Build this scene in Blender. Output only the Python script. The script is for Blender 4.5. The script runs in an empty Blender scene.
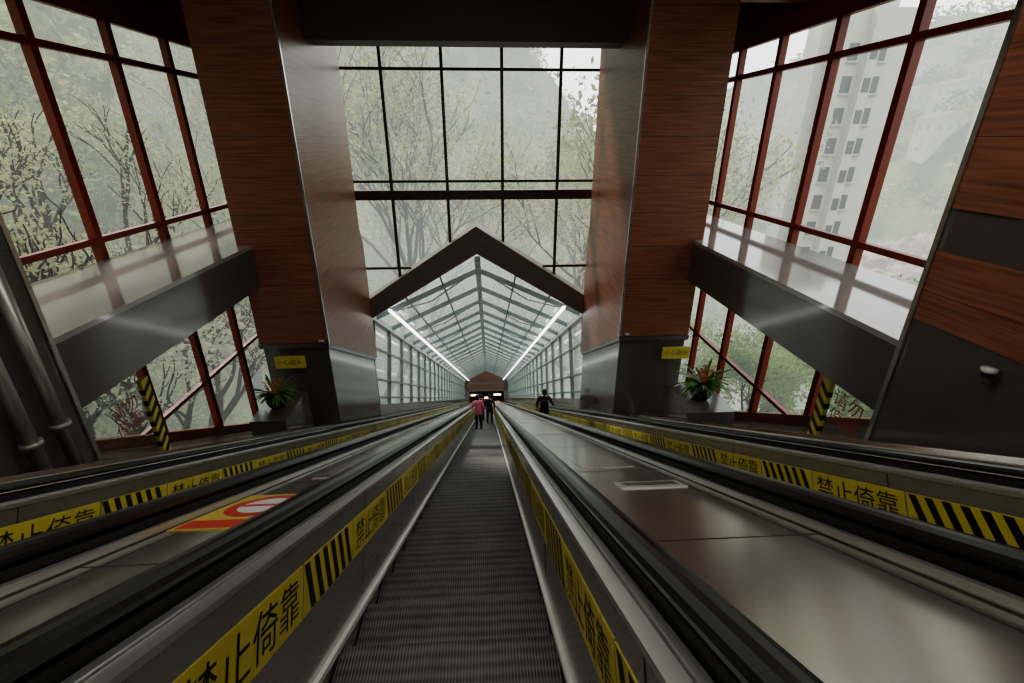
import bpy, math, random
import numpy as np
from mathutils import Vector, noise, Matrix
random.seed(7); rng=np.random.default_rng(7)
SC=bpy.context.scene; COL=SC.collection
C30,S30=math.cos(math.radians(30)),0.5
def W2L(y,z): return y*C30-z*S30, y*S30+z*C30      # world -> slope frame (s,n)
def zs(n,y): return (n-y*S30)/C30                  # world height of slope plane n at y
# ---------------------------------------------------------------- materials
def newmat(name):
    m=bpy.data.materials.new(name); m.use_nodes=True; nt=m.node_tree
    for n in list(nt.nodes): nt.nodes.remove(n)
    out=nt.nodes.new('ShaderNodeOutputMaterial'); return m,nt,out
HAZE=(.77,.80,.77)
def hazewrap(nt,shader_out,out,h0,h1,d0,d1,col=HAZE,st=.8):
    """aerial haze painted into the material: emission share grows with distance from the hall"""
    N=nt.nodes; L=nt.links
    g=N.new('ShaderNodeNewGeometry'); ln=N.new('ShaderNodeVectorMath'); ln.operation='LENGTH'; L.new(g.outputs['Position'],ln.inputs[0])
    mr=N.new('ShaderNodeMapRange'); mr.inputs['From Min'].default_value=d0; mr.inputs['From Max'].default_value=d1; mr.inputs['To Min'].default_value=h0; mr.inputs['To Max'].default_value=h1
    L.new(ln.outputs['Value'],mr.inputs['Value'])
    e=N.new('ShaderNodeEmission'); e.inputs[0].default_value=(*col,1); e.inputs[1].default_value=st  # glow stands in for haze, no scattering volume
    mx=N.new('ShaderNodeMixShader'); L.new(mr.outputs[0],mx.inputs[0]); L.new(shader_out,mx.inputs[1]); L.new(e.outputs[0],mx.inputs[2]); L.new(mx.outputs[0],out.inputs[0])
def pbr(name,col,rough=.5,metal=0,col2=None,scale=(4,4,4),nscale=1,bump=0,rvar=0,detail=4,spec=.5,contrast=(.2,.8),haze=None):
    m,nt,out=newmat(name); N=nt.nodes; L=nt.links
    b=N.new('ShaderNodeBsdfPrincipled'); L.new(b.outputs[0],out.inputs[0])
    b.inputs['Base Color'].default_value=(*col,1); b.inputs['Roughness'].default_value=rough; b.inputs['Metallic'].default_value=metal
    b.inputs['Specular IOR Level'].default_value=spec
    tc=N.new('ShaderNodeTexCoord'); mp=N.new('ShaderNodeMapping'); mp.inputs['Scale'].default_value=scale
    nz=N.new('ShaderNodeTexNoise'); nz.inputs['Scale'].default_value=nscale; nz.inputs['Detail'].default_value=detail
    L.new(tc.outputs['Object'],mp.inputs[0]); L.new(mp.outputs[0],nz.inputs['Vector'])
    if col2 is None: col2=tuple(c*.8 for c in col)
    r=N.new('ShaderNodeValToRGB'); r.color_ramp.elements[0].position=contrast[0]; r.color_ramp.elements[1].position=contrast[1]
    r.color_ramp.elements[0].color=(*col2,1); r.color_ramp.elements[1].color=(*col,1)
    L.new(nz.outputs['Fac'],r.inputs[0]); L.new(r.outputs[0],b.inputs['Base Color'])
    if bump:
        bp=N.new('ShaderNodeBump'); bp.inputs['Strength'].default_value=bump; bp.inputs['Distance'].default_value=.01
        L.new(nz.outputs['Fac'],bp.inputs['Height']); L.new(bp.outputs[0],b.inputs['Normal'])
    if rvar:
        mr=N.new('ShaderNodeMapRange'); mr.inputs['To Min'].default_value=max(0,rough-rvar); mr.inputs['To Max'].default_value=rough+rvar
        L.new(nz.outputs['Fac'],mr.inputs['Value']); L.new(mr.outputs[0],b.inputs['Roughness'])
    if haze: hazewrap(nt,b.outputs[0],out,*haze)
    return m
def glassmat(name,tint,refl=.12,rough=0.0,diff=0.0):
    m,nt,out=newmat(name); N=nt.nodes; L=nt.links
    t=N.new('ShaderNodeBsdfTransparent'); t.inputs[0].default_value=(*tint,1)
    g=N.new('ShaderNodeBsdfGlossy'); g.inputs['Roughness'].default_value=rough; g.inputs[0].default_value=(.9,.95,.95,1)
    lw=N.new('ShaderNodeLayerWeight'); lw.inputs[0].default_value=.25
    mr=N.new('ShaderNodeMapRange'); mr.inputs['To Min'].default_value=refl*.35; mr.inputs['To Max'].default_value=min(1,refl*4)
    L.new(lw.outputs['Facing'],mr.inputs['Value'])
    mx=N.new('ShaderNodeMixShader'); L.new(mr.outputs[0],mx.inputs[0]); L.new(t.outputs[0],mx.inputs[1]); L.new(g.outputs[0],mx.inputs[2])
    last=mx
    if diff>0:
        d=N.new('ShaderNodeBsdfDiffuse'); d.inputs[0].default_value=(.66,.72,.71,1)
        tr=N.new('ShaderNodeBsdfTranslucent'); tr.inputs[0].default_value=(.76,.82,.81,1)
        a=N.new('ShaderNodeAddShader'); L.new(d.outputs[0],a.inputs[0]); L.new(tr.outputs[0],a.inputs[1])
        m2=N.new('ShaderNodeMixShader'); m2.inputs[0].default_value=diff
        L.new(mx.outputs[0],m2.inputs[1]); L.new(a.outputs[0],m2.inputs[2]); last=m2
    L.new(last.outputs[0],out.inputs[0]); return m
def emis(name,col,st):
    m,nt,out=newmat(name); e=nt.nodes.new('ShaderNodeEmission'); e.inputs[0].default_value=(*col,1); e.inputs[1].default_value=st
    nt.links.new(e.outputs[0],out.inputs[0]); return m
def woodmat():
    m,nt,out=newmat('wood_panel'); N=nt.nodes; L=nt.links
    b=N.new('ShaderNodeBsdfPrincipled'); L.new(b.outputs[0],out.inputs[0]); b.inputs['Roughness'].default_value=.34
    g=N.new('ShaderNodeNewGeometry'); mp=N.new('ShaderNodeMapping'); mp.inputs['Scale'].default_value=(1.2,1.2,30)
    nz=N.new('ShaderNodeTexNoise'); nz.inputs['Scale'].default_value=1.2; nz.inputs['Detail'].default_value=6
    L.new(g.outputs['Position'],mp.inputs[0]); L.new(mp.outputs[0],nz.inputs['Vector'])
    r=N.new('ShaderNodeValToRGB'); r.color_ramp.elements[0].position=.28; r.color_ramp.elements[1].position=.72
    r.color_ramp.elements[0].color=(.12,.042,.026,1); r.color_ramp.elements[1].color=(.30,.118,.07,1); L.new(nz.outputs['Fac'],r.inputs[0])
    sp=N.new('ShaderNodeSeparateXYZ'); L.new(g.outputs['Position'],sp.inputs[0])
    ml=N.new('ShaderNodeMath'); ml.operation='MULTIPLY'; ml.inputs[1].default_value=1/.6; L.new(sp.outputs[2],ml.inputs[0])
    fr=N.new('ShaderNodeMath'); fr.operation='FRACT'; L.new(ml.outputs[0],fr.inputs[0])
    gt=N.new('ShaderNodeMath'); gt.operation='GREATER_THAN'; gt.inputs[1].default_value=.012; L.new(fr.outputs[0],gt.inputs[0])
    mx=N.new('ShaderNodeMix'); mx.data_type='RGBA'; mx.inputs[6].default_value=(.05,.018,.012,1)
    L.new(gt.outputs[0],mx.inputs[0]); L.new(r.outputs[0],mx.inputs[7]); L.new(mx.outputs[2],b.inputs['Base Color'])
    return m
def treadmat():
    m,nt,out=newmat('escalator_tread'); N=nt.nodes; L=nt.links
    b=N.new('ShaderNodeBsdfPrincipled'); L.new(b.outputs[0],out.inputs[0]); b.inputs['Roughness'].default_value=.5; b.inputs['Metallic'].default_value=.2
    tc=N.new('ShaderNodeTexCoord'); w=N.new('ShaderNodeTexWave'); w.wave_type='BANDS'; w.bands_direction='X'; w.inputs['Scale'].default_value=22
    L.new(tc.outputs['Object'],w.inputs[0])
    mp=N.new('ShaderNodeMapping'); mp.inputs['Scale'].default_value=(5,9,9); L.new(tc.outputs['Object'],mp.inputs[0])
    nz=N.new('ShaderNodeTexNoise'); nz.inputs['Scale'].default_value=1; nz.inputs['Detail'].default_value=7; L.new(mp.outputs[0],nz.inputs['Vector'])
    wy=N.new('ShaderNodeTexWave'); wy.wave_type='BANDS'; wy.bands_direction='Y'; wy.inputs['Scale'].default_value=6.5; wy.inputs['Distortion'].default_value=1.5
    L.new(tc.outputs['Object'],wy.inputs[0])
    a=N.new('ShaderNodeMath'); a.operation='MULTIPLY'; L.new(w.outputs['Fac'],a.inputs[0]); L.new(nz.outputs['Fac'],a.inputs[1])
    a2=N.new('ShaderNodeMath'); a2.operation='MULTIPLY_ADD'; a2.inputs[1].default_value=.3; L.new(wy.outputs['Fac'],a2.inputs[0]); L.new(a.outputs[0],a2.inputs[2])
    r=N.new('ShaderNodeValToRGB'); r.color_ramp.elements[0].color=(.010,.010,.011,1); r.color_ramp.elements[1].color=(.12,.116,.112,1)
    r.color_ramp.elements[1].position=.8; L.new(a2.outputs[0],r.inputs[0]); L.new(r.outputs[0],b.inputs['Base Color'])
    bp=N.new('ShaderNodeBump'); bp.inputs['Strength'].default_value=.35; bp.inputs['Distance'].default_value=.006; L.new(w.outputs['Fac'],bp.inputs['Height']); L.new(bp.outputs[0],b.inputs['Normal'])
    return m
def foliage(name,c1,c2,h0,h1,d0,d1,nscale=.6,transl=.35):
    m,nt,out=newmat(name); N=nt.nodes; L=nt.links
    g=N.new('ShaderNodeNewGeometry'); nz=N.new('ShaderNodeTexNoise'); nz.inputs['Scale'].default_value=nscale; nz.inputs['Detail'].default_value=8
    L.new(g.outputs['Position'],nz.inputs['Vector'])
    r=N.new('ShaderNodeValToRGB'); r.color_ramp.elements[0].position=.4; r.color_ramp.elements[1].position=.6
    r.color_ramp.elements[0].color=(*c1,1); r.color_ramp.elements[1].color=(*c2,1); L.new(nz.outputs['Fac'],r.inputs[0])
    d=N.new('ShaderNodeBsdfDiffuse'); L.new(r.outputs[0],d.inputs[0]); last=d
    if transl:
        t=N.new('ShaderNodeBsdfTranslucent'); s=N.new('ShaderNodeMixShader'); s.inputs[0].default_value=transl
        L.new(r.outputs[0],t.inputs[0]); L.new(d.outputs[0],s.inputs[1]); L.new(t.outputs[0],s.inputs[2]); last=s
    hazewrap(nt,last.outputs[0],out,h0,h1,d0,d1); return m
M={}
M['wood']=woodmat()
M['steel']=pbr('brushed_steel',(.54,.52,.485),.24,.9,(.44,.42,.395),(3,.6,3),3,rvar=.05)
M['decksteel']=pbr('deck_steel',(.52,.485,.44),.2,.9,(.45,.42,.38),(2,1.2,2),1.4)
M['panelsteel']=pbr('panel_steel',(.55,.525,.48),.24,.82,(.47,.45,.41),(2,1,4),2)
M['alu']=pbr('bright_aluminium',(.8,.8,.79),.32,.9)
M['strip']=pbr('skirt_edge_strip',(.75,.75,.73),.4,.3)
M['chrome']=pbr('chrome',(.6,.6,.6),.25,1)
M['pipe']=pbr('painted_pipe',(.3,.29,.27),.35,.6)
M['rubber']=pbr('handrail_rubber',(.008,.008,.009),.28,0)
M['dark']=pbr('dark_gap',(.01,.01,.01),.7)
M['tread']=treadmat()
M['yellow']=pbr('yellow_tape',(.60,.52,.10),.45,0,(.5,.42,.08),(6,6,6),2)
M['stick']=pbr('sticker_yellow',(.45,.36,.08),.4)
M['black']=pbr('black_ink',(.012,.012,.012),.5)
M['red']=pbr('red_ink',(.42,.035,.025),.5)
M['portalred']=pbr('portal_fascia',(.16,.06,.035),.5)
M['white']=pbr('white_paint',(.5,.5,.48),.5)
M['granite']=pbr('polished_granite',(.31,.29,.27),.07,0,(.21,.195,.18),(40,40,40),3,rvar=.01,detail=8,spec=1)
M['stone']=pbr('dark_stone',(.10,.09,.083),.12,0,(.065,.058,.053),(60,60,60),3,rvar=.02,detail=8,spec=1)
M['redframe']=pbr('red_window_frame',(.22,.03,.02),.4)
M['darkframe']=pbr('dark_window_frame',(.055,.035,.03),.4)
M['gable']=pbr('gable_brown_paint',(.17,.145,.125),.4)
M['ceil']=pbr('ceiling_dark',(.07,.053,.047),.6)
M['glass']=glassmat('window_glass',(.93,.95,.93),.06)
M['tglass']=glassmat('canopy_glass',(.78,.83,.82),.10,.05,.15)
M['tframe']=pbr('canopy_steel_paint',(.22,.265,.265),.45)
M['tframel']=pbr('canopy_light_paint',(.5,.55,.55),.45)
M['led']=emis('led_tube',(1,.98,.95),3)
M['warm']=emis('warm_lamp',(1,.75,.4),4)
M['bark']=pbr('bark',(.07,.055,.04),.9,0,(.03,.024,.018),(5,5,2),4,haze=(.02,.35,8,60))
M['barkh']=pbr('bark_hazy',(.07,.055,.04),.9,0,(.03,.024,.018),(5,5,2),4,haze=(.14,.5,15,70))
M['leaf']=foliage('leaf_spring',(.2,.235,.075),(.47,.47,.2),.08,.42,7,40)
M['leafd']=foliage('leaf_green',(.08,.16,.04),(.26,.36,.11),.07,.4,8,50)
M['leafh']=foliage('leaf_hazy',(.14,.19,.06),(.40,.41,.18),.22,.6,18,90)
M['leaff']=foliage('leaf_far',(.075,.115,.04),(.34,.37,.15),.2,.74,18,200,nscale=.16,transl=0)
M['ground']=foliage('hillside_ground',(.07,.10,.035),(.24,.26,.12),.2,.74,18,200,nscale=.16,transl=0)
# ---------------------------------------------------------------- helpers
def link(o,parent=None):
    COL.objects.link(o)
    if parent: o.parent=parent
    return o
def empty(name,loc=(0,0,0),rot=(0,0,0)):
    o=bpy.data.objects.new(name,None); o.location=loc; o.rotation_euler=rot; o.empty_display_size=.2; return link(o)
def mesh(name,v,f,mat,parent=None,smooth=False):
    me=bpy.data.meshes.new(name); me.from_pydata([tuple(map(float,p)) for p in v],[],f); me.update()
    mats=mat if isinstance(mat,(list,tuple)) else [mat]
    for m in mats: me.materials.append(m)
    if smooth: me.polygons.foreach_set('use_smooth',[True]*len(me.polygons))
    return link(bpy.data.objects.new(name,me),parent)
BF=[(0,3,2,1),(4,5,6,7),(0,1,5,4),(1,2,6,5),(2,3,7,6),(3,0,4,7)]
def bx(x0,x1,y0,y1,z0,z1): return [(x0,y0,z0),(x1,y0,z0),(x1,y1,z0),(x0,y1,z0),(x0,y0,z1),(x1,y0,z1),(x1,y1,z1),(x0,y1,z1)]
class MB:
    def __init__(s): s.v=[]; s.f=[]
    def add(s,v,f):
        k=len(s.v); s.v+=list(v); s.f+=[tuple(i+k for i in q) for q in f]; return s
    def box(s,*a): return s.add(bx(*a),BF)
    def prismx(s,x0,x1,poly):   # poly of (y,z)
        n=len(poly); v=[(x0,p[0],p[1]) for p in poly]+[(x1,p[0],p[1]) for p in poly]
        f=[tuple(range(n)),tuple(range(2*n-1,n-1,-1))]+[(i,n+i,n+(i+1)%n,(i+1)%n) for i in range(n)]
        return s.add(v,f)
    def prismy(s,y0,y1,poly):   # poly of (x,z)
        n=len(poly); v=[(p[0],y0,p[1]) for p in poly]+[(p[0],y1,p[1]) for p in poly]
        f=[tuple(range(n)),tuple(range(2*n-1,n-1,-1))]+[(i,n+i,n+(i+1)%n,(i+1)%n) for i in range(n)]
        return s.add(v,f)
    def bar(s,a,b,w,h=None):
        a=Vector(a); b=Vector(b); h=h or w; d=(b-a).normalized(); up=Vector((0,0,1)) if abs(d.z)<.95 else Vector((0,1,0))
        r=d.cross(up).normalized(); u=r.cross(d)
        v=[tuple(p+r*i*w/2+u*j*h/2) for p in (a,b) for i,j in((-1,-1),(1,-1),(1,1),(-1,1))]
        return s.add(v,BF)
    def tube(s,pts,r,n=8):
        pts=[Vector(p) for p in pts]; k=len(s.v)
        for i,p in enumerate(pts):
            d=(pts[min(i+1,len(pts)-1)]-pts[max(i-1,0)]).normalized(); up=Vector((0,0,1)) if abs(d.z)<.95 else Vector((0,1,0))
            a=d.cross(up).normalized(); u=a.cross(d); rr=r[i] if isinstance(r,(list,tuple)) else r
            s.v+=[tuple(p+a*math.cos(t)*rr+u*math.sin(t)*rr) for t in [2*math.pi*j/n for j in range(n)]]
        for i in range(len(pts)-1):
            for j in range(n): s.f.append((k+i*n+j,k+i*n+(j+1)%n,k+(i+1)*n+(j+1)%n,k+(i+1)*n+j))
        s.f.append(tuple(k+j for j in range(n))[::-1]); s.f.append(tuple(k+(len(pts)-1)*n+j for j in range(n))); return s
    def lathe(s,prof,c=(0,0,0),n=20):
        k=len(s.v)
        for r,z in prof: s.v+=[(c[0]+r*math.cos(2*math.pi*j/n),c[1]+r*math.sin(2*math.pi*j/n),c[2]+z) for j in range(n)]
        for i in range(len(prof)-1):
            for j in range(n): s.f.append((k+i*n+j,k+i*n+(j+1)%n,k+(i+1)*n+(j+1)%n,k+(i+1)*n+j))
        return s
    def _ell(s,c,r,nu,nv):
        k=len(s.v); s.lathe([(1e-4+math.sin(math.pi*i/nv),-math.cos(math.pi*i/nv)) for i in range(nv+1)],(0,0,0),nu)
        for i in range(k,len(s.v)): p=s.v[i]; s.v[i]=(c[0]+p[0]*r[0],c[1]+p[1]*r[1],c[2]+p[2]*r[2])
        return s
    def make(s,name,mat,parent=None,smooth=False): return mesh(name,s.v,s.f,mat,parent,smooth)
def textmesh(body,size,align='LEFT'):
    cu=bpy.data.curves.new('t','FONT'); cu.body=body; cu.size=size; cu.align_x=align; cu.resolution_u=2
    o=bpy.data.objects.new('t',cu); COL.objects.link(o); dg=bpy.context.evaluated_depsgraph_get(); dg.update()
    me=bpy.data.meshes.new_from_object(o.evaluated_get(dg)); v=[tuple(p.co) for p in me.vertices]; f=[tuple(p.vertices) for p in me.polygons]
    bpy.data.objects.remove(o); bpy.data.meshes.remove(me); return v,f
XC=-.2
# ---------------------------------------------------------------- escalators
TV,TF=textmesh('禁止倚靠',.19)
tw=max([p[0] for p in TV]+[.01]); tl=min([p[0] for p in TV]+[0]); tb=min([p[1] for p in TV]+[0]); th=max([p[1] for p in TV]+[.1])
TV=[((p[0]-tl)/(tw-tl)*.70,(p[1]-tb)/(th-tb)*.15) for p in TV]
S0,S1=-3.2,64
T0,T1=-.80,-.605
def escalator(cx):
    E=empty('escalator',(cx,0,0),(math.radians(-30),0,0))
    b=MB(); y=-3.3
    while True:
        z=zs(-1.12,y+.4); s,_=W2L(y,z)
        if s>S1: break
        L=[W2L(y,z),W2L(y+.397,z),W2L(y+.4,z-.006),W2L(y+.4,z-.2309)]
        k=len(b.v)
        for p in L: b.v+=[(-.5,p[0],p[1]),(.5,p[0],p[1])]
        for i in range(3): b.f.append((k+2*i,k+2*i+1,k+2*i+3,k+2*i+2))
        y+=.4
    b.make('steps',M['tread'],E)
    sk=MB(); al=MB(); pn=MB(); dk=MB(); hr=MB(); gd=MB(); seam=MB(); es=MB()
    for sg in(-1,1):
        X=lambda a,c:(min(sg*a,sg*c),max(sg*a,sg*c))
        sk.box(*X(.505,.53),S0,S1,-1.5,-1.0)
        es.box(*X(.484,.506),S0,S1,-1.115,-1.088)
        pn.box(*X(.505,.53),S0,S1,-1.0,-.51)
        al.box(*X(.50,.545),S0,S1,-.515,-.495)
        gd.box(*X(.585,.655),S0,S1,-.53,-.455)
        al.box(*X(.55,.575),S0,S1,-.515,-.487); al.box(*X(.665,.69),S0,S1,-.515,-.487)
        dk.box(*X(.53,.70),S0,S1,-.56,-.51)
        prof=[(.575,-.435),(.572,-.42),(.58,-.405),(.6,-.397),(.62,-.395),(.64,-.397),(.66,-.405),(.668,-.42),(.665,-.435)]
        hr.prismy(S0,S1,[(sg*a,n) for a,n in prof])
        s=S0+.6
        while s<S1:
            seam.box(*X(.5035,.506),s,s+.006,-1.0,-.515); s+=1.8
    sk.make('skirt_panels',M['panelsteel'],E); es.make('skirt_edge_strips',M['strip'],E); al.make('aluminium_trim',M['alu'],E); pn.make('inner_balustrade_panels',M['panelsteel'],E)
    dk.make('handrail_deck',M['decksteel'],E); gd.make('handrail_guide',M['dark'],E); hr.make('rubber_handrails',M['rubber'],E); seam.make('panel_seams',M['dark'],E)
    ty=MB(); tk=MB()
    for sg in(-1,1):
        xi=sg*.5025; xo=sg*.5010
        for q in range(-1,28):
            s0=1.15+1.45*q+(.12 if sg>0 else 0)
            ty.box(min(xi,sg*.505),max(xi,sg*.505),s0-.02,s0+.76,T0,T1); ty.box(min(xi,sg*.505),max(xi,sg*.505),s0+.775,s0+1.415,T0,T1)
            for j in range(6):
                a=s0+.79+j*.1; k=len(tk.v); sh=.06; A,B=T0+.005,T1-.005
                tk.v+=[(xo,a+sh,A),(xo,a+.05+sh,A),(xo,a+.05-.02,B),(xo,a-.02,B)] if sg<0 else [(xo,a-.02,A),(xo,a+.03,A),(xo,a+.05+sh,B),(xo,a+sh,B)]
                tk.f.append((k,k+1,k+2,k+3))
            if q<16:
                if sg<0: tk.add([(xo,s0+.02+p[0],T0+.022+p[1]) for p in TV],TF)
                else: tk.add([(xo,s0+.72-p[0],T0+.022+p[1]) for p in TV],TF)
    ty.make('yellow_warning_tape',M['yellow'],E); tk.make('tape_lettering_and_stripes',M['black'],E)
    return E
for cx in(-.205,-2.06,1.87): escalator(cx)
def deck(x0,x1,n=-.515):
    E=empty('steel_divider_deck',(0,0,0),(math.radians(-30),0,0))
    MB().box(x0,x1,S0,S1,n-.25,n).make('deck_plate',M['decksteel'],E)
    b=MB(); s=.15
    while s<50: b.box(x0,x1,s,s+.006,n-.001,n+.0012); s+=1.55
    w=x1-x0
    if w>.3:
        b.box(x0+.06,x0+.064,S0,S1,n-.001,n+.0012); b.box(x1-.064,x1-.06,S0,S1,n-.001,n+.0012)
    b.make('deck_seams',M['dark'],E)
    h=MB(); s=3.4
    while s<45 and w>.3:
        h.box(x0+.14,x1-.14,s,s+.42,n-.001,n+.006); s+=3.1
    if w>.3: h.make('deck_hatches',M['steel'],E)
    return E
deck(.505,1.16); deck(-1.35,-.915)
E=empty('no_entry_sticker',(0,0,0),(math.radians(-30),0,0))
MB().box(-1.348,-.93,2.12,2.84,-.515,-.511).make('sticker_base',M['stick'],E)
b=MB(); w2=MB(); c=(-1.14,2.56)
for j in range(32):
    t0,t1=2*math.pi*j/32,2*math.pi*(j+1)/32; k=len(b.v)
    b.v+=[(c[0]+r*math.cos(t)*.8,c[1]+r*math.sin(t)*1.1,-.5095) for r,t in((.15,t0),(.215,t0),(.215,t1),(.15,t1))]; b.f.append((k,k+1,k+2,k+3))
w2.add([(c[0]+.152*.8*math.cos(2*math.pi*j/32),c[1]+.152*1.1*math.sin(2*math.pi*j/32),-.5098) for j in range(32)],[tuple(range(32))])
b.box(c[0]-.12,c[0]+.12,c[1]-.022,c[1]+.022,-.511,-.5092); b.box(-1.33,-.95,2.14,2.27,-.511,-.5092)
b.make('red_symbol',M['red'],E); w2.make('white_disc',M['white'],E)
E=empty('instruction_plate',(0,0,0),(math.radians(-30),0,0))
MB().box(.72,1.08,2.62,2.8,-.515,-.508).make('plate',M['alu'],E); MB().box(.75,1.05,2.66,2.76,-.509,-.5065).make('text_field',M['steel'],E)
# ---------------------------------------------------------------- hall shell
XL,XR=-5.7,5.3; LZ=-1.69; YB=12.1
E=empty('floor',(0,0,0),(math.radians(-30),0,0))
MB().box(XL-.2,-3.2,S0,16.4,-1.0,-.62).box(2.95,XR+.2,S0,16.4,-1.0,-.62).box(-3.2,2.95,S0,S1,-1.75,-1.5).make('sloping_floor',M['stone'],E)
MB().box(XL-.2,XR+.2,-12,-2.9,-.9+.58,.5).make('floor_landing',M['stone'])
MB().box(XL-.3,XR+.3,-12,12.4,2.75,2.95).make('ceiling',M['ceil'])
for x0,x1 in((-3.3,-2.77),(2.58,3.1)):
    E=empty('steel_side_cladding',(0,0,0),(math.radians(-30),0,0)); o=1 if x0>0 else -1
    xa,xb=(x0,x1) if o>0 else (x1,x0)
    MB().prismy(S0,15.2,[(xa,-.7),(xa,-.515),(xa+o*.3,-.515),(xa+o*.33,-.45),(xa+o*.38,-.42),(xa+o*.45,-.43),(xa+o*.5,-.48),(xb,-.55),(xb,-.7)]).make('cladding_panels',M['decksteel'],E)
    b=MB(); s=.5
    while s<15: b.box(min(xa,xa+o*.3),max(xa,xa+o*.3),s,s+.007,-.516,-.5138); s+=1.55
    b.make('seams',M['dark'],E)
def sidewall(side,xw,xin,sgn,pierY):
    w=MB(); w.box(min(xw,xw+sgn*.3),max(xw,xw+sgn*.3),-3.5,12.1,1.7,2.75)
    w.prismx(min(xw,xw+sgn*.3),max(xw,xw+sgn*.3),[(-3.5,zs(-1,-3.5)),(12.3,zs(-1,12.3)),(12.3,zs(-.45,12.3)),(-3.5,zs(-.45,-3.5))])
    w.make('wall_'+side,M['wood'])
    P=empty('wood_clad_pier')
    x0,x1=min(xin,xw),max(xin,xw); y0=-3.5
    wd=MB().box(x0,x1,y0,pierY,-.52,2.74); st=MB().box(x0+.02,x1-.02,y0,pierY-.02,-.86,-.52)
    (wd if sgn>0 else st).box(x0,x1,y0,pierY,-1.45,-.86)
    wd.make('wood_cladding',M['wood'],P)
    st.prismx(x0+.01,x1-.01,[(y0,-1.45),(y0,-1.6),(pierY-.01,zs(-.62,pierY)),(pierY-.01,-1.45)]).make('stone_bands',M['stone'],P)
    xi=xin
    MB().box(min(xi,xi-sgn*.02),max(xi,xi-sgn*.02),pierY-.04,pierY+.005,-3.0,2.74).make('steel_corner_strip',M['chrome'],P)
    G=empty('window_ledge')
    MB().box(x0,x1,pierY+.005,YB-.06,LZ-.06,LZ).make('granite_sill',M['granite'],G)
    MB().box(min(xin,xin+sgn*.35),max(xin,xin+sgn*.35),pierY+.005,8.28,LZ-.74,LZ-.06).make('granite_fascia',M['stone'],G)
    MB().box(x0+.36 if sgn>0 else x0,x1 if sgn>0 else x1-.36,pierY+.005,YB-.06,LZ-.3,LZ-.06).make('ledge_soffit',M['ceil'],G)
sidewall('left',XL,-3.95,-1,4.2)
sidewall('right',XR,3.72,1,3.72)
G=empty('steel_standpipe'); b=MB()
for y in(3.55,3.85): b.tube([(-3.84,y,zs(-.62,y)),(-3.84,y,-.9)],.055,14); b.lathe([(.055,0),(.08,0),(.08,.05),(.055,.05)],(-3.84,y,-2.4),14)
b.tube([(-3.84,3.55,-1.0),(-3.84,3.85,-1.0)],.045,10)
b.make('pipes_and_collars',M['pipe'],G,True)
def sidewindow(idx,xw,ys):
    G=empty('window_%d'%idx); f=MB(); y0,y1=ys[0],ys[-1]
    for y in ys: f.box(xw-.06,xw+.06,y-.06,y+.06,zs(-.45,y)-.1,1.72)
    for z in(1.68,1.13,-1.42): f.box(xw-.05,xw+.05,y0,y1,z-.045,z+.045)
    for z in(-3.25,-4.6): f.box(xw-.04,xw+.04,y0,y1,z-.035,z+.035)
    f.make('red_frame',M['redframe'],G)
    g=[(xw,y0,zs(-.45,y0)),(xw,y1,zs(-.45,y1)),(xw,y1,1.7),(xw,y0,1.7)]
    mesh('glass_panes',g,[(0,1,2,3)],M['glass'],G)
sidewindow(1,XL-.08,[4.35,5.9,7.45,9.0,10.5,11.95])
sidewindow(2,XR+.08,[3.6,5.05,6.55,8.05,9.55,11.0,11.95])
def gz(x): return -2.05-2.05*abs(x-XC)/3.1
G=empty('window_3'); f=MB()
for d in(-3.33,-2.0,-.667,.667,2.0,3.33):
    x=XC+d; f.box(x-.035,x+.035,YB-.04,YB+.04,max(gz(x),-4.3),2.6)
for z,h in((1.38,.03),(-.98,.03)): f.box(XC-3.4,XC+3.4,YB-.035,YB+.035,z-h,z+h)
for sg in(-1,1):
    a,c=XC+sg*1.7,XC+sg*3.35; f.box(min(a,c),max(a,c),YB-.035,YB+.035,-3.12,-3.06)
f.make('dark_mullions',M['darkframe'],G)
MB().box(XC-3.4,XC+3.4,YB-.12,YB+.1,-1.40,-1.18).make('transom_beam',M['darkframe'],G)
mesh('glass_panes',[(XC-3.35,YB,2.6),(XC+3.35,YB,2.6),(XC+3.35,YB,gz(XC+3.1)),(XC,YB,gz(XC)),(XC-3.35,YB,gz(XC+3.1))],[(0,1,2,3,4)],M['glass'],G)
w=MB()
w.box(XL-.3,XC-3.36,YB,YB+.25,-9,2.75).box(XC+3.36,XR+.3,YB,YB+.25,-9,2.75)
w.make('wall_end',M['wood'])
f=MB(); X=3.25
for sg in(-1,1):
    f.prismy(YB-.35,YB+.3,[(XC,-2.0),(XC+sg*X,-4.12),(XC+sg*X,-4.62),(XC,-2.68)])
    f.box(min(XC+sg*2.98,XC+sg*3.25),max(XC+sg*2.98,XC+sg*3.25),YB-.35,YB+.3,-8.3,-4.5)
G=empty('gable_frame'); f.make('rafters_and_posts',M['gable'],G)
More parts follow.
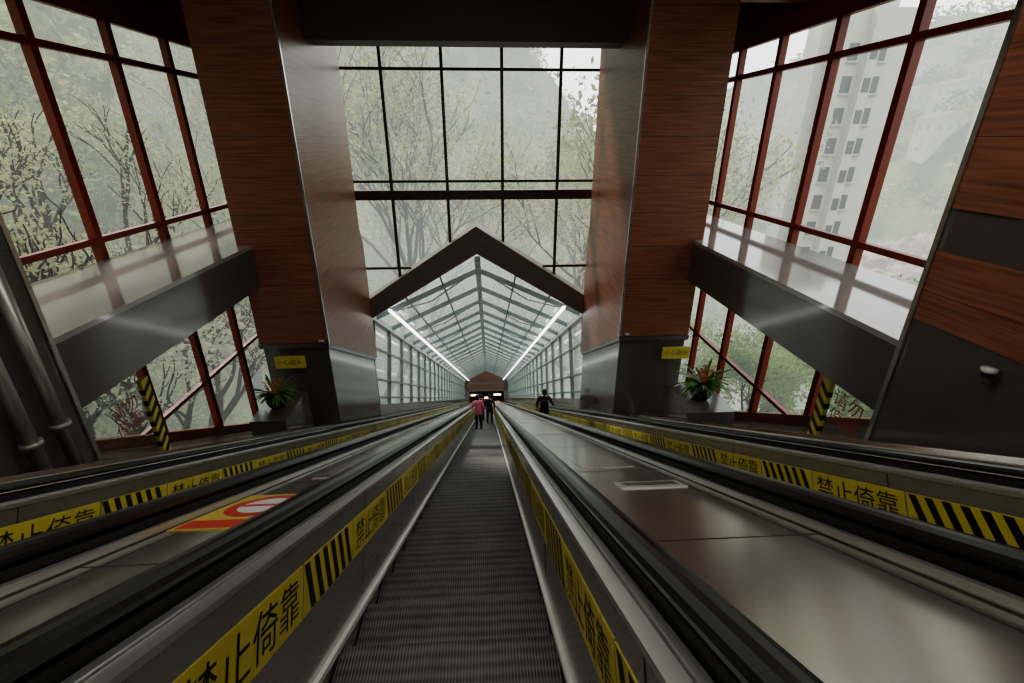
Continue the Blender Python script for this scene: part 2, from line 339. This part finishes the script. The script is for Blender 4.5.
def column(x0,x1,inner):
    P=empty('wood_clad_column'); yb=11.55
    zf=-3.52
    MB().prismx(x0,x1,[(8.3,2.75),(8.3,zf),(yb,zf-.56*(yb-8.3)),(yb,2.75)]).make('wood_cladding',M['wood'],P)
    a,c=(x1-.25,x1) if inner>0 else (x0,x0+.25)
    MB().prismx(a,c,[(yb,-2.0),(yb,zf-.56*(yb-8.3)),(YB-.36,zf-.56*(YB-.36-8.3)),(YB-.36,-2.35)]).make('wood_return',M['wood'],P)
    MB().prismx(x0+.03,x1-.03,[(8.36,zf),(8.36,zs(-.62,8.36)),(11.5,zs(-.62,11.5)),(11.5,zf-.56*3.2)]).make('stone_plinth',M['stone'],P)
    xi=x1 if inner>0 else x0
    MB().box(xi-.02,xi+.02,8.28,8.32,zf-.03,2.75).make('steel_corner_strip',M['chrome'],P)
    m=MB().prismx(x0-.01,x1+.01,[(8.28,zf),(8.28,zf-.09),(yb,zf-.56*(yb-8.3)-.09),(yb,zf-.56*(yb-8.3))]); m.make('steel_base_trim',M['stone'],P)
column(-4.2,-2.95,1); column(2.55,3.9,-1)
MB().box(-2.95,2.55,9.5,10.1,1.50,2.75).make('ceiling_beam',M['ceil'])
MB().box(XL,-4.2,8.6,9.0,2.0,2.75).box(3.9,XR,8.6,9.0,2.0,2.75).make('ceiling_beam.001',M['wood'])
def dome(p):
    G=empty('security_camera',p); MB().lathe([(.001,.0),(.05,0),(.05,-.02),(.045,-.03)],(0,0,0),16).make('base',M['white'],G,True)
    MB().lathe([(.045,-.025),(.042,-.05),(.03,-.07),(.001,-.08)],(0,0,0),16).make('dome',M['rubber'],G,True)
dome((-3.03,8.2,-3.42)); dome((2.66,8.2,-3.42)); dome((3.66,2.9,-1.55))
for p in((-3.95,8.22,-3.86),(3.4,8.22,-3.86)):
    G=empty('yellow_warning_sign',p); MB().box(0,.55,-.02,.02,-.12,.12).make('board',M['yellow'],G)
    v,fc=textmesh('小心碰头',.12); k=MB().add([(.03+q[0],-.022,-.04+q[1]) for q in v],fc); k.make('lettering',M['black'],G)
M['notice']=pbr('faded_red_notice',(.3,.05,.04),.6)
def barrier(x,y0,y1,h,sg):
    G=empty('glass_barrier'); zb0,zb1=zs(-.62,y0),zs(-.62,y1)
    MB().prismx(x-.008,x+.008,[(y0,zb0),(y1,zb1),(y1,zb1+h+.1),(y0,zb1+h+.1+.2)]).make('glass_sheet',M['glass'],G)
    MB().prismx(x-.03,x+.03,[(y1-.13,zb1+.05),(y1,zb1),(y1,zb1+h+.14),(y1-.13,zb1+h+.14)]).make('hazard_post',M['yellow'],G)
    k=MB(); z=zb1+.06
    while z<zb1+h: k.prismx(x-.033,x+.033,[(y1-.131,z),(y1+.001,z+.1),(y1+.001,z+.17),(y1-.131,z+.07)]); z+=.15
    k.make('hazard_stripes',M['black'],G)
    v,fc=textmesh('请勿\n倚靠',.22); xx=x-sg*.012
    r=MB().add([(xx,(y0+.42+q[0]) if sg<0 else (y1-.2-q[0]),zb1+h-.12+q[1]) for q in v],fc); r.make('red_notice_lettering',M['notice'],G)
barrier(-4.25,4.4,5.5,1.02,-1); barrier(3.85,3.75,4.6,.78,1)
M['plant']=pbr('bromeliad_leaf',(.08,.23,.04),.4,0,(.04,.12,.02),(6,6,6),2); M['flower']=pbr('bromeliad_flower',(.6,.13,.07),.5)
M['pot']=pbr('glazed_pot',(.02,.02,.022),.2)
def pot(p,hw):
    zb=p[2]; MB().prismx(p[0]-hw,p[0]+hw,[(p[1]-.45,zb),(p[1]-.45,zs(-.63,p[1]-.45)),(p[1]+.6,zs(-.63,p[1]+.6)),(p[1]+.6,zb)]).make('stone_plant_plinth',M['stone'])
    G=empty('potted_bromeliad',p)
    MB().lathe([(.001,0),(.11,0),(.17,.08),(.2,.17),(.19,.26),(.205,.28),(.205,.3),(.17,.3),(.16,.26),(.001,.25)],n=24).make('pot',M['pot'],G,True)
    lf=MB()
    for i in range(60):
        a=random.random()*6.28; L=random.uniform(.25,.48); up=random.uniform(.35,1.15); k=len(lf.v); w=.034
        for j in range(7):
            t=j/6; r=.03+L*t; z=.27+up*L*t-.55*L*t*t*(1.5-up*.6); ww=w*(1-t)**.6*(.6+t)
            dx,dy=math.cos(a),math.sin(a); lf.v+=[(r*dx-ww*dy,r*dy+ww*dx,z+.01),(r*dx,r*dy,z),(r*dx+ww*dy,r*dy-ww*dx,z+.01)]
        for j in range(6):
            q=k+3*j; lf.f+=[(q,q+1,q+4,q+3),(q+1,q+2,q+5,q+4)]
    lf.make('leaves',M['plant'],G,True)
    fl=MB()
    for i in range(9):
        a=random.random()*6.28; r=random.uniform(.03,.18); h=random.uniform(.46,.66); x,y=r*math.cos(a),r*math.sin(a)
        fl.tube([(x*.3,y*.3,.3),(x,y,h)],.006,5)
        for j in range(8):
            b2=j*.9; z=h-.06+j*.016; k=len(fl.v); fl.v+=[(x,y,z),(x+.035*math.cos(b2)-.013*math.sin(b2),y+.035*math.sin(b2)+.013*math.cos(b2),z+.03),(x+.055*math.cos(b2),y+.055*math.sin(b2),z+.04),(x+.035*math.cos(b2)+.013*math.sin(b2),y+.035*math.sin(b2)-.013*math.cos(b2),z+.03)]; fl.f.append((k,k+1,k+2,k+3))
    fl.make('flowers',M['flower'],G)
    if p[0]<0: G.scale=(.85,.85,.85)
pot((-3.62,7.3,-4.28),.29); pot((3.62,6.9,-4.12),.4)
# ---------------------------------------------------------------- glazed canopy down the slope
T=empty('glass_tunnel_canopy',(XC,0,0),(math.radians(-30),0,0))
s0,s1=12.2,66; HW=2.98; EN,AN=2.3,3.66
fr=MB(); fl=MB(); gl=MB(); rib=MB()
s=s0+1.2; i=0
while s<s1:
    for sg in(-1,1):
        rib.bar((sg*HW,s,EN),(0,s,AN),.08,.13)
        fr.bar((sg*HW,s,-.9),(sg*HW,s,EN),.12,.1)
        if i%2==0: rib.bar((sg*HW,s,EN+.04),(sg*HW*.5,s+1.2,(EN+AN)/2+.04),.035); rib.bar((sg*HW*.5,s+1.2,(EN+AN)/2+.04),(0,s,AN+.04),.035)
    s+=2.2; i+=1
for sg in(-1,1):
    for t in(.33,.66): fr.bar((sg*HW*(1-t),s0,EN+(AN-EN)*t+.05),(sg*HW*(1-t),s1,EN+(AN-EN)*t+.05),.045,.05)
    fl.bar((sg*HW,s0,EN),(sg*HW,s1,EN),.2,.16)
    for n in(.1,.62,1.5): fr.bar((sg*HW,s0,n),(sg*HW,s1,n),.07,.06)
    gl.add([(sg*(HW+.12),s0,EN+.03),(0,s0,AN+.1),(0,s1,AN+.1),(sg*(HW+.12),s1,EN+.03)],[(0,1,2,3)])
    gl.add([(sg*(HW+.04),s0,-.1),(sg*(HW+.04),s1,-.1),(sg*(HW+.04),s1,EN),(sg*(HW+.04),s0,EN)],[(0,1,2,3)])
fl.bar((0,s0,AN-.02),(0,s1,AN-.02),.16,.14)
fr.make('posts_and_purlins',M['tframe'],T); rib.make('rafters',M['tframe'],T); fl.make('ridge_and_eaves',M['tframel'],T); gl.make('glass',M['tglass'],T)
MB().box(-HW-.1,-HW+.1,s0+.6,s1,-1.6,-.1).box(HW-.1,HW+.1,s0+.6,s1,-1.6,-.1).make('stone_parapets',M['granite'],T)
MB().box(-2.40,-2.33,s0+.4,s1,EN+.06,EN+.11).box(2.28,2.35,s0+.4,s1,EN+.06,EN+.11).make('led_light_strips',M['led'],T)
P=empty('lower_station_portal',(XC,0,0),(math.radians(-30),0,0))
q=S1+1.5
MB().box(-3.4,-2.4,q,q+1,-1.6,2.3).box(2.4,3.4,q,q+1,-1.6,2.3).box(-3.4,3.4,q,q+1,.9,2.3).make('portal_walls',M['gable'],P)
MB().prismy(q-.2,q+1,[(-3.3,2.3),(3.3,2.3),(0,4.0)]).make('portal_pediment',M['portalred'],P)
MB().box(-2.6,2.6,q-.1,q,1.2,1.9).make('portal_sign',M['portalred'],P)
MB().box(-2.2,-1.2,q+2,q+2.1,.3,.5).box(1.0,2.0,q+2,q+2.1,.3,.5).box(-.3,.5,q+2,q+2.1,-.1,.1).make('lobby_lamps',M['warm'],P)
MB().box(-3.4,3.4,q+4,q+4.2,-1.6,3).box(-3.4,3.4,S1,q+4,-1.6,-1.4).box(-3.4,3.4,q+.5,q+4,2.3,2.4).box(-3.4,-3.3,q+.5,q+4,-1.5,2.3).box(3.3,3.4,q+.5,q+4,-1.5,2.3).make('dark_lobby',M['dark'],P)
# ---------------------------------------------------------------- outside
def H(x,y):
    h=-6.2-.577*min(max(y,-20),78)
    h+=1.55*max(0,-x-9.5) if x<-9.5 else 0
    if x>6.5: h+=2.6*min(1,(x-6.5)/1.5)
    if x>12: h-=.3*min(x-12,30)
    k=max(0,min(1,(45-x)/40))
    if y>80: h+=(.3+.9*k)*(y-80)
    if x>48: h+=1.35*(x-48)
    cap=max(11,42-max(0,x+25)*.55)
    if x>55: cap=min(34,-16+(x-55)*.5)
    h=min(h,cap+5*noise.noise(Vector((x*.03,y*.03,3))))
    return h+ (2.2*noise.noise(Vector((x*.07,y*.07,0))) if abs(x)>6 or y>95 else 0)*(1 if abs(x)>9 else .3)
xs=np.arange(-110,260,3.0); ys=np.arange(-20,290,3.0)
V=[(x,y,H(x,y)) for y in ys for x in xs]; nx=len(xs)
F=[(j*nx+i,j*nx+i+1,(j+1)*nx+i+1,(j+1)*nx+i) for j in range(len(ys)-1) for i in range(nx-1)]
mesh('hillside_ground',V,F,M['ground'],None,True)
def leafcloud(name,blobs,size,mat,parent=None):
    vs=[]; 
    for c,r,n in blobs:
        d=rng.normal(size=(n,3)); d/=np.linalg.norm(d,axis=1)[:,None]; p=np.array(c)+d*np.array(r)*(rng.random((n,1))**.45)
        a=rng.normal(size=(n,3)); a/=np.linalg.norm(a,axis=1)[:,None]; b=np.cross(a,rng.normal(size=(n,3))); b/=np.linalg.norm(b,axis=1)[:,None]
        sz=size*(.6+.8*rng.random((n,1))); vs.append(np.stack([p-a*sz,p-b*sz*.5,p+a*sz,p+b*sz*.5],1).reshape(-1,3))
    v=np.concatenate(vs); n=len(v)//4; me=bpy.data.meshes.new(name); me.vertices.add(len(v)); me.vertices.foreach_set('co',v.ravel())
    me.loops.add(4*n); me.loops.foreach_set('vertex_index',np.arange(4*n)); me.polygons.add(n); me.polygons.foreach_set('loop_start',np.arange(n)*4)
    me.update(); me.validate(); me.materials.append(mat); return link(bpy.data.objects.new(name,me),parent)
def blocked(p,m=.6):   # keeps growth out of the glazed canopy and the hall
    s,n=W2L(p.y,p.z)
    if abs(p.x-XC)<3.2+m and -3<n<3.9+m and s>11: return True
    return XL-.4-m<p.x<XR+.4+m and p.y<12.5+m
def tree(base,h,spread,mat,nleaf,lsize,lean=(0,0),depth=5,name='tree',trunk=.16,blob=.55,bark='bark'):
    G=empty(name,base); B=Vector(base); cu=bpy.data.curves.new('branches','CURVE'); cu.dimensions='3D'; cu.bevel_depth=1; cu.bevel_resolution=1; tips=[]
    def grow(p,d,L,r,k):
        n=5; pts=[p.copy()]; q=p.copy(); dd=d.copy()
        for i in range(n):
            dd=(dd+Vector((random.gauss(0,.13),random.gauss(0,.13),random.gauss(0,.08)+.04))).normalized(); q=q+dd*L/n
            if blocked(B+q): break
            pts.append(q.copy())
            if k<=1 and not blocked(B+q,blob*.8): tips.append(q.copy())
        if len(pts)<2: return
        sp=cu.splines.new('POLY'); sp.points.add(len(pts)-1)
        for i,pt in enumerate(pts): sp.points[i].co=(*pt,1); sp.points[i].radius=r*(1-.38*i/n)
        if k==0 or len(pts)<n+1: return
        for j in range(3 if k>1 else 2+random.randint(0,1)):
            a=random.random()*6.28; t=random.uniform(.4,.85)*spread; side=Vector((math.cos(a),math.sin(a),random.uniform(-.1,.35)))
            st=pts[random.choice([3,4,5])] if j else pts[-1]
            grow(st,(dd+side*t).normalized(),L*random.uniform(.6,.82),r*.6,k-1)
    grow(Vector((0,0,0)),Vector((lean[0],lean[1],1)).normalized(),h*.34,trunk,depth)
    cu.materials.append(M[bark]); link(bpy.data.objects.new('branches',cu),G)
    if nleaf and tips:
        m=max(1,nleaf//len(tips)); leafcloud('foliage',[(t,(blob,)*3,m) for t in tips],lsize,mat,G)
for x,y,h,nl in((-9.2,6.2,11.5,4000),(-9.0,9.6,12.5,4500),(-12,14.5,13,8000),(-13.5,9,12,8000),(-9.0,14.0,12.5,5000),(-12.5,4,11,5000)):
    tree((x,y,H(x,y)-.3),h,1,M['leaf'],nl,.055,depth=5,trunk=.24,lean=(-.1,0))
for x,y,h,lx in((-6.8,21,21,.22),(-7.2,27,27,.25),(6.8,25,24,-.24),(7.4,33,29,-.25),(-7,38,34,.2),(7.2,44,36,-.18),(-14,26,22,0),(-16,40,30,0),(12,52,36,0),(-22,55,30,0)):
    tree((x,y,H(x,y)-.3),h,.9,M['leafh'],9000,.07+.0024*y,depth=5 if y<30 else 4,trunk=.22+.003*y,blob=.75+.02*y,bark='barkh',lean=(lx,0))
for x,y,h in((8.6,6,4.2),(9.5,9.5,5),(8.8,13,5.5),(12,11,6),(13,7,5.5),(11,17,7),(15,14,7),(9.5,20,8)):
    tree((x,y,H(x,y)-.2),h,1,M['leafd'],6000,.07,depth=4,trunk=.09,blob=.5)
bl=[]
for i in range(60):
    x=random.uniform(-14,-7.2); y=random.uniform(4,20); bl.append(((x,y,H(x,y)+random.uniform(.2,2.0)),(1.1,1.1,.9),300))
leafcloud('shrub_bank',bl,.09,M['leafd'])
bl=[]
for i in range(140):
    x=random.uniform(7.4,26); y=random.uniform(4,36); bl.append(((x,y,H(x,y)+random.uniform(.1,1.8)),(1.5,1.5,1.2),280))
leafcloud('shrub_bank',bl,.12,M['leafd'])
near=[];far=[];mid=[]
for i in range(1000):
    x=random.uniform(-95,-14); y=random.uniform(2,160); z=H(x,y)
    if math.hypot(x,y)<48: near.append(((x,y,z+1.5),(2.6,2.6,2.4),280))
    else: far.append(((x,y,z+2),(3,3,2.8),90))
for i in range(120):
    x=random.uniform(-40,-14); y=random.uniform(8,42); z=H(x,y); near.append(((x,y,z+1.5),(2.6,2.6,2.4),280))
for i in range(400):
    x=random.uniform(-60,220); y=random.uniform(110,250); z=H(x,y); far.append(((x,y,z+2),(4.2,4.2,3.4),55))
for i in range(560):
    x=random.uniform(-50,45); y=random.uniform(84,150); z=H(x,y); r=random.uniform(2.2,4.2); mid.append(((x,y,z+r*.6),(r,r,r*1.1),150))
for i in range(600):
    x=random.uniform(50,150); y=random.uniform(30,130); z=H(x,y); r=random.uniform(1.4,3.4); mid.append(((x,y,z+r*.4),(r,r,r),100))
leafcloud('forest_slope',near,.27,M['leaff']); leafcloud('forest',far,.7,M['leaff']); leafcloud('valley_forest',mid,.45,M['leaff'])
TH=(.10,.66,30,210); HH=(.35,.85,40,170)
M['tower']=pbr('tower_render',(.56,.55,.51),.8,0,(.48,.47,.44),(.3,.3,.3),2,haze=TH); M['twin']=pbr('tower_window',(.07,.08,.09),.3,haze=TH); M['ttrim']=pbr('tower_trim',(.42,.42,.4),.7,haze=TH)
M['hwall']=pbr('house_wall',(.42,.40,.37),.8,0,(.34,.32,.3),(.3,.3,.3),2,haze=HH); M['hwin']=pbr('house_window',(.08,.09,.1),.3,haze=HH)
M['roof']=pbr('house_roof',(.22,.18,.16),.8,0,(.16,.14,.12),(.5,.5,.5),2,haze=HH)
def tower(x0,x1,y0,y1,z0,z1,name='apartment_tower',fl=2.9):
    G=empty(name,(x0,y0,z0)); a,b,c=x1-x0,y1-y0,z1-z0
    MB().box(0,a,0,b,0,c).box(a*.3,a*.45,-.8,0,0,c).box(-.8,0,b*.35,b*.65,0,c).box(a*.2,a*.8,b*.2,b*.8,c,c+1.2).make('walls',M['tower'],G)
    w=MB(); t=MB(); z=1
    while z<c-2:
        for u in np.arange(.6,a-1.0,2.3):
            if not(a*.3-1.1<u<a*.45): w.box(u,u+.8,-.06,.0,z,z+1.2); t.box(u-.08,u+.9,-.3,0,z-.2,z-.1)
        w.box(a*.3+.15,a*.45-.15,-.86,-.8,z,z+1.0)
        for u in np.arange(.6,b-1.0,2.3):
            if not(b*.35-1.1<u<b*.65): w.box(-.06,0,u,u+.8,z,z+1.2); t.box(-.3,0,u-.08,u+.9,z-.2,z-.1)
        z+=fl
    w.make('windows',M['twin'],G); t.make('sills',M['ttrim'],G)
tower(28.5,34.2,42,47,-46,9.2,fl=2.3)
def house(x,y,a,b,c):
    z=min(H(x,y),H(x+a,y),H(x,y+b),H(x+a,y+b))-1; top=H(x+a/2,y+b/2)+c-z; G=empty('hillside_house',(x,y,z))
    MB().box(0,a,0,b,0,top).make('walls',M['hwall'],G)
    MB().prismy(-.4,b+.4,[(-.5,top),(a+.5,top),(a/2,top+1.3)]).make('roof',M['roof'],G)
    w=MB(); zz=top-2
    while zz>top-c:
        for u in np.arange(.7,a-1.2,1.9): w.box(u,u+1,-.05,.02,zz,zz+1.2)
        for u in np.arange(.7,b-1.2,1.9): w.box(-.05,.02,u,u+1,zz,zz+1.2)
        zz-=2.6
    w.make('windows',M['hwin'],G)
for x,k in((88,.95),(96,1.08),(104,.9),(112,1.15),(118,.98),(126,1.1),(92,1.2),(134,.92),(108,1.02),(84,1.1)):
    house(x,x*k,random.uniform(4,8),random.uniform(4,7),random.uniform(2.5,5.5))
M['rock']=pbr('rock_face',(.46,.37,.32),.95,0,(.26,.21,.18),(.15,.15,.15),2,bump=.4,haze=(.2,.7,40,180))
def rock(cx,cy,sx,sy,sz,dz):
    b=MB(); b._ell((0,0,0),(1,1,1),44,28); v=[]; cz=H(cx,cy)+dz
    for p in b.v:
        k=1+.3*noise.noise(Vector(p)*1.6+Vector((cx,0,0)))+.22*noise.noise(Vector(p)*5)+.12*noise.noise(Vector(p)*12); v.append((cx+p[0]*sx*k,cy+p[1]*sy*k,cz+p[2]*sz*k))
    mesh('rock_cutting',v,b.f,M['rock'],None,False)
rock(66,62,8,9,7,0); rock(74,75,8,8,6,0)
# ---------------------------------------------------------------- people
def skinned(verts,edges,radii,root=0,sub=2):
    me=bpy.data.meshes.new('sk'); me.from_pydata(verts,edges,[]); o=bpy.data.objects.new('sk',me); COL.objects.link(o)
    md=o.modifiers.new('Skin','SKIN'); md.use_smooth_shade=True
    if not me.skin_vertices: 
        bpy.context.view_layer.objects.active=o; bpy.ops.mesh.customdata_skin_add()
    for i,r in enumerate(radii):
        r=r if isinstance(r,tuple) else (r,r); me.skin_vertices[0].data[i].radius=r; me.skin_vertices[0].data[i].use_root=(i==root)
    sb=o.modifiers.new('Sub','SUBSURF'); sb.levels=sub; sb.render_levels=sub
    dg=bpy.context.evaluated_depsgraph_get(); dg.update(); m2=bpy.data.meshes.new_from_object(o.evaluated_get(dg)); bpy.data.objects.remove(o); return m2
def person(name,pos,yaw,H_,top,legs,hair,lean=.0,armL=None,armR=None,bag=None,longhair=False):
    G=empty(name,pos,(0,0,yaw)); k=H_/1.65; G.scale=(k,k,k)
    aL=armL or ((-.24,.02,1.12),(-.23,.14,.9)); aR=armR or ((.24,.02,1.12),(.23,.12,.88))
    ln=lambda z: lean*max(0,z-.9)
    V=[(0,0,.93),(0,ln(1.1),1.1),(0,ln(1.28),1.28),(0,ln(1.4),1.4),(0,ln(1.48)+.01,1.49),
       (-.165,ln(1.37),1.375),aL[0],aL[1],(.165,ln(1.37),1.375),aR[0],aR[1],
       (-.09,0,.84),(-.10,.03,.48),(-.10,-.01,.09),(-.11,.14,.045),(.09,0,.84),(.10,-.0,.48),(.10,-.03,.09),(.11,.12,.045)]
    Ed=[(0,1),(1,2),(2,3),(3,4),(3,5),(5,6),(6,7),(3,8),(8,9),(9,10),(0,11),(11,12),(12,13),(13,14),(0,15),(15,16),(16,17),(17,18)]
    R=[(.15,.115),(.14,.11),(.165,.115),(.11,.085),.05,.066,.047,.033,.066,.047,.033,.092,.062,.042,.036,.092,.062,.042,.036]
    me=skinned(V,Ed,R); me.name=name+'_body'
    skin=pbr('skin',(.5,.3,.2),.5); for_m=[pbr(name+'_jacket',top,.7,col2=tuple(c*.6 for c in top),scale=(9,9,9)),pbr(name+'_trousers',legs,.8),pbr('shoes',(.03,.03,.03),.5),skin]
    me.materials.clear(); [me.materials.append(m) for m in for_m]
    for p in me.polygons:
        z=p.center.z; x=abs(p.center.x); p.use_smooth=True
        p.material_index=3 if z>1.455 else (2 if z<.095 else (0 if (z>.86 or x>.19) else 1))
    link(bpy.data.objects.new('body',me),G)
    hy=ln(1.55)+.02; hc=(0,hy,1.585)
    h=MB(); h._ell(hc,(.075,.092,.112),20,16)
    v=[]
    for p in h.v:
        x,y,z=p[0]-hc[0],p[1]-hc[1],p[2]-hc[2]
        if z<0: x*=1+z*2.4; y=y*(1+z*.9)+(-z)*.12
        if y>.07 and abs(x)<.018 and -.035<z<.02: y+=.022
        if y>.06 and abs(z-.012)<.014 and .018<abs(x)<.048: y-=.008
        v.append((x+hc[0],y+hc[1],z+hc[2]))
    mesh('head',v,h.f,skin,G,True)
    e=MB(); 
    for sx in(-1,1): e._ell((sx*.03,hy+.079,1.592),(.012,.008,.007),10,6)
    e.make('eyes',M['black'],G,True)
    MB()._ell((0,hy+.083,1.53),(.022,.008,.006),10,6).make('mouth',M['red'],G,True)
    b=MB(); [b._ell((sx*.076,hy-.005,1.58),(.01,.018,.03),10,8) for sx in(-1,1)]; b.make('ears',skin,G,True)
    hm=pbr(name+'_hair',hair,.55); hb=MB(); hb._ell((0,hy-.016,1.612),(.084,.094,.098),22,16)
    v=[(p[0],min(p[1],hy+.07) if p[2]>1.62 else min(p[1],hy+.0),p[2]-(.05 if (p[1]<hy-.03 and p[2]<1.6) else 0)*(2.2 if longhair else 1)) for p in hb.v]
    mesh('hair',v,hb.f,hm,G,True)
    for nm,a in(('hand_left',aL),('hand_right',aR)):
        w=Vector(a[1]); d=(w-Vector(a[0])).normalized(); sd=d.cross(Vector((0,0,1)) if abs(d.z)<.8 else Vector((0,1,0))).normalized(); nn=d.cross(sd)
        vs=[w,w+d*.04,w+d*.085]; es=[(0,1),(1,2)]; rs=[(.028,.018),(.036,.016),(.036,.014)]
        for j,(o,L) in enumerate(((-.028,.065),(-.01,.075),(.01,.07),(.027,.055))):
            q=w+d*.088+sd*o; i0=len(vs); vs+=[q,q+d*L*.5+nn*.006,q+d*L*.85+nn*.026]; es+=[(2,i0),(i0,i0+1),(i0+1,i0+2)]; rs+=[.0085,.008,.0065]
        q=w+d*.03-sd*.035; i0=len(vs); vs+=[q,q+d*.03-sd*.018,q+d*.055-sd*.022+nn*.01]; es+=[(1,i0),(i0,i0+1),(i0+1,i0+2)]; rs+=[.011,.0095,.008]
        hmse=skinned([tuple(t) for t in vs],es,rs,0,1); hmse.materials.clear(); hmse.materials.append(skin); link(bpy.data.objects.new(nm,hmse),G)
    if bag:
        bb=MB()._ell((0,ln(1.2)-.17,1.2),(.14,.08,.2),16,12); bb.make('backpack',pbr(name+'_bag',bag,.7),G,True)
def onstep(y):
    k=math.floor((y+3.3)/.4); yy=-3.3+.4*k; return zs(-1.12,yy+.4), yy+.2
z,y=onstep(14.9); person('woman_in_pink_jacket',(-.36,y,z),.25,1.42,(.75,.2,.3),(.03,.03,.05),(.02,.015,.012),lean=.25,armL=((-.27,.08,1.15),(-.2,.28,1.02)),longhair=True)
z,y=onstep(18.1); person('person_in_dark_coat',(.05,y,z),-.1,1.5,(.03,.03,.035),(.02,.02,.025),(.015,.012,.01),lean=.1)
z,y=onstep(20.5); person('person_in_red_top',(-.35,y,z),0,1.55,(.4,.05,.05),(.02,.02,.04),(.015,.012,.01))
z,y=onstep(13.5); person('man_in_black_jacket',(1.87,y,z),-.1,1.62,(.012,.012,.014),(.015,.015,.02),(.01,.008,.007),armR=((.27,.05,1.13),(.33,.22,.98)),bag=(.01,.01,.012))
# ---------------------------------------------------------------- light
w=bpy.data.worlds.new('World'); SC.world=w; w.use_nodes=True; nt=w.node_tree; bg=nt.nodes['Background']
tc=nt.nodes.new('ShaderNodeTexCoord'); sp=nt.nodes.new('ShaderNodeSeparateXYZ'); r=nt.nodes.new('ShaderNodeValToRGB')
nt.links.new(tc.outputs['Generated'],sp.inputs[0]); nt.links.new(sp.outputs[2],r.inputs[0]); nt.links.new(r.outputs[0],bg.inputs[0])
r.color_ramp.elements[0].color=(.88,.91,.89,1); r.color_ramp.elements[1].color=(.86,.90,.92,1); bg.inputs[1].default_value=1.75
sd=bpy.data.lights.new('sun','SUN'); sd.energy=2.5; sd.angle=math.radians(8); sd.color=(1,.94,.84); so=bpy.data.objects.new('sun',sd); link(so)
so.rotation_euler=(math.radians(-38),math.radians(-28),0)
def fill_light(x,y,sx,sy,p):  # area light added under the ceiling to brighten the hall, no fixture
    l=bpy.data.lights.new('hall_fill','AREA'); l.shape='RECTANGLE'; l.size=sx; l.size_y=sy; l.energy=p; l.color=(1,.95,.88)
    o=bpy.data.objects.new('hall_fill',l); o.location=(x,y,2.7); link(o)
fill_light(-.2,3.2,6,1.2,85); fill_light(-.2,-1.5,8,1.5,60)
SC.view_settings.exposure=.58
try: SC.view_settings.look='AgX - Medium High Contrast'
except Exception as e: print(e)
cam=bpy.data.cameras.new('camera'); co=bpy.data.objects.new('camera',cam); link(co); cam.sensor_width=36; cam.lens=16.7; cam.clip_start=.03; cam.clip_end=1500
co.rotation_euler=(math.radians(90-23.3),0,math.radians(-3.3)); SC.camera=co
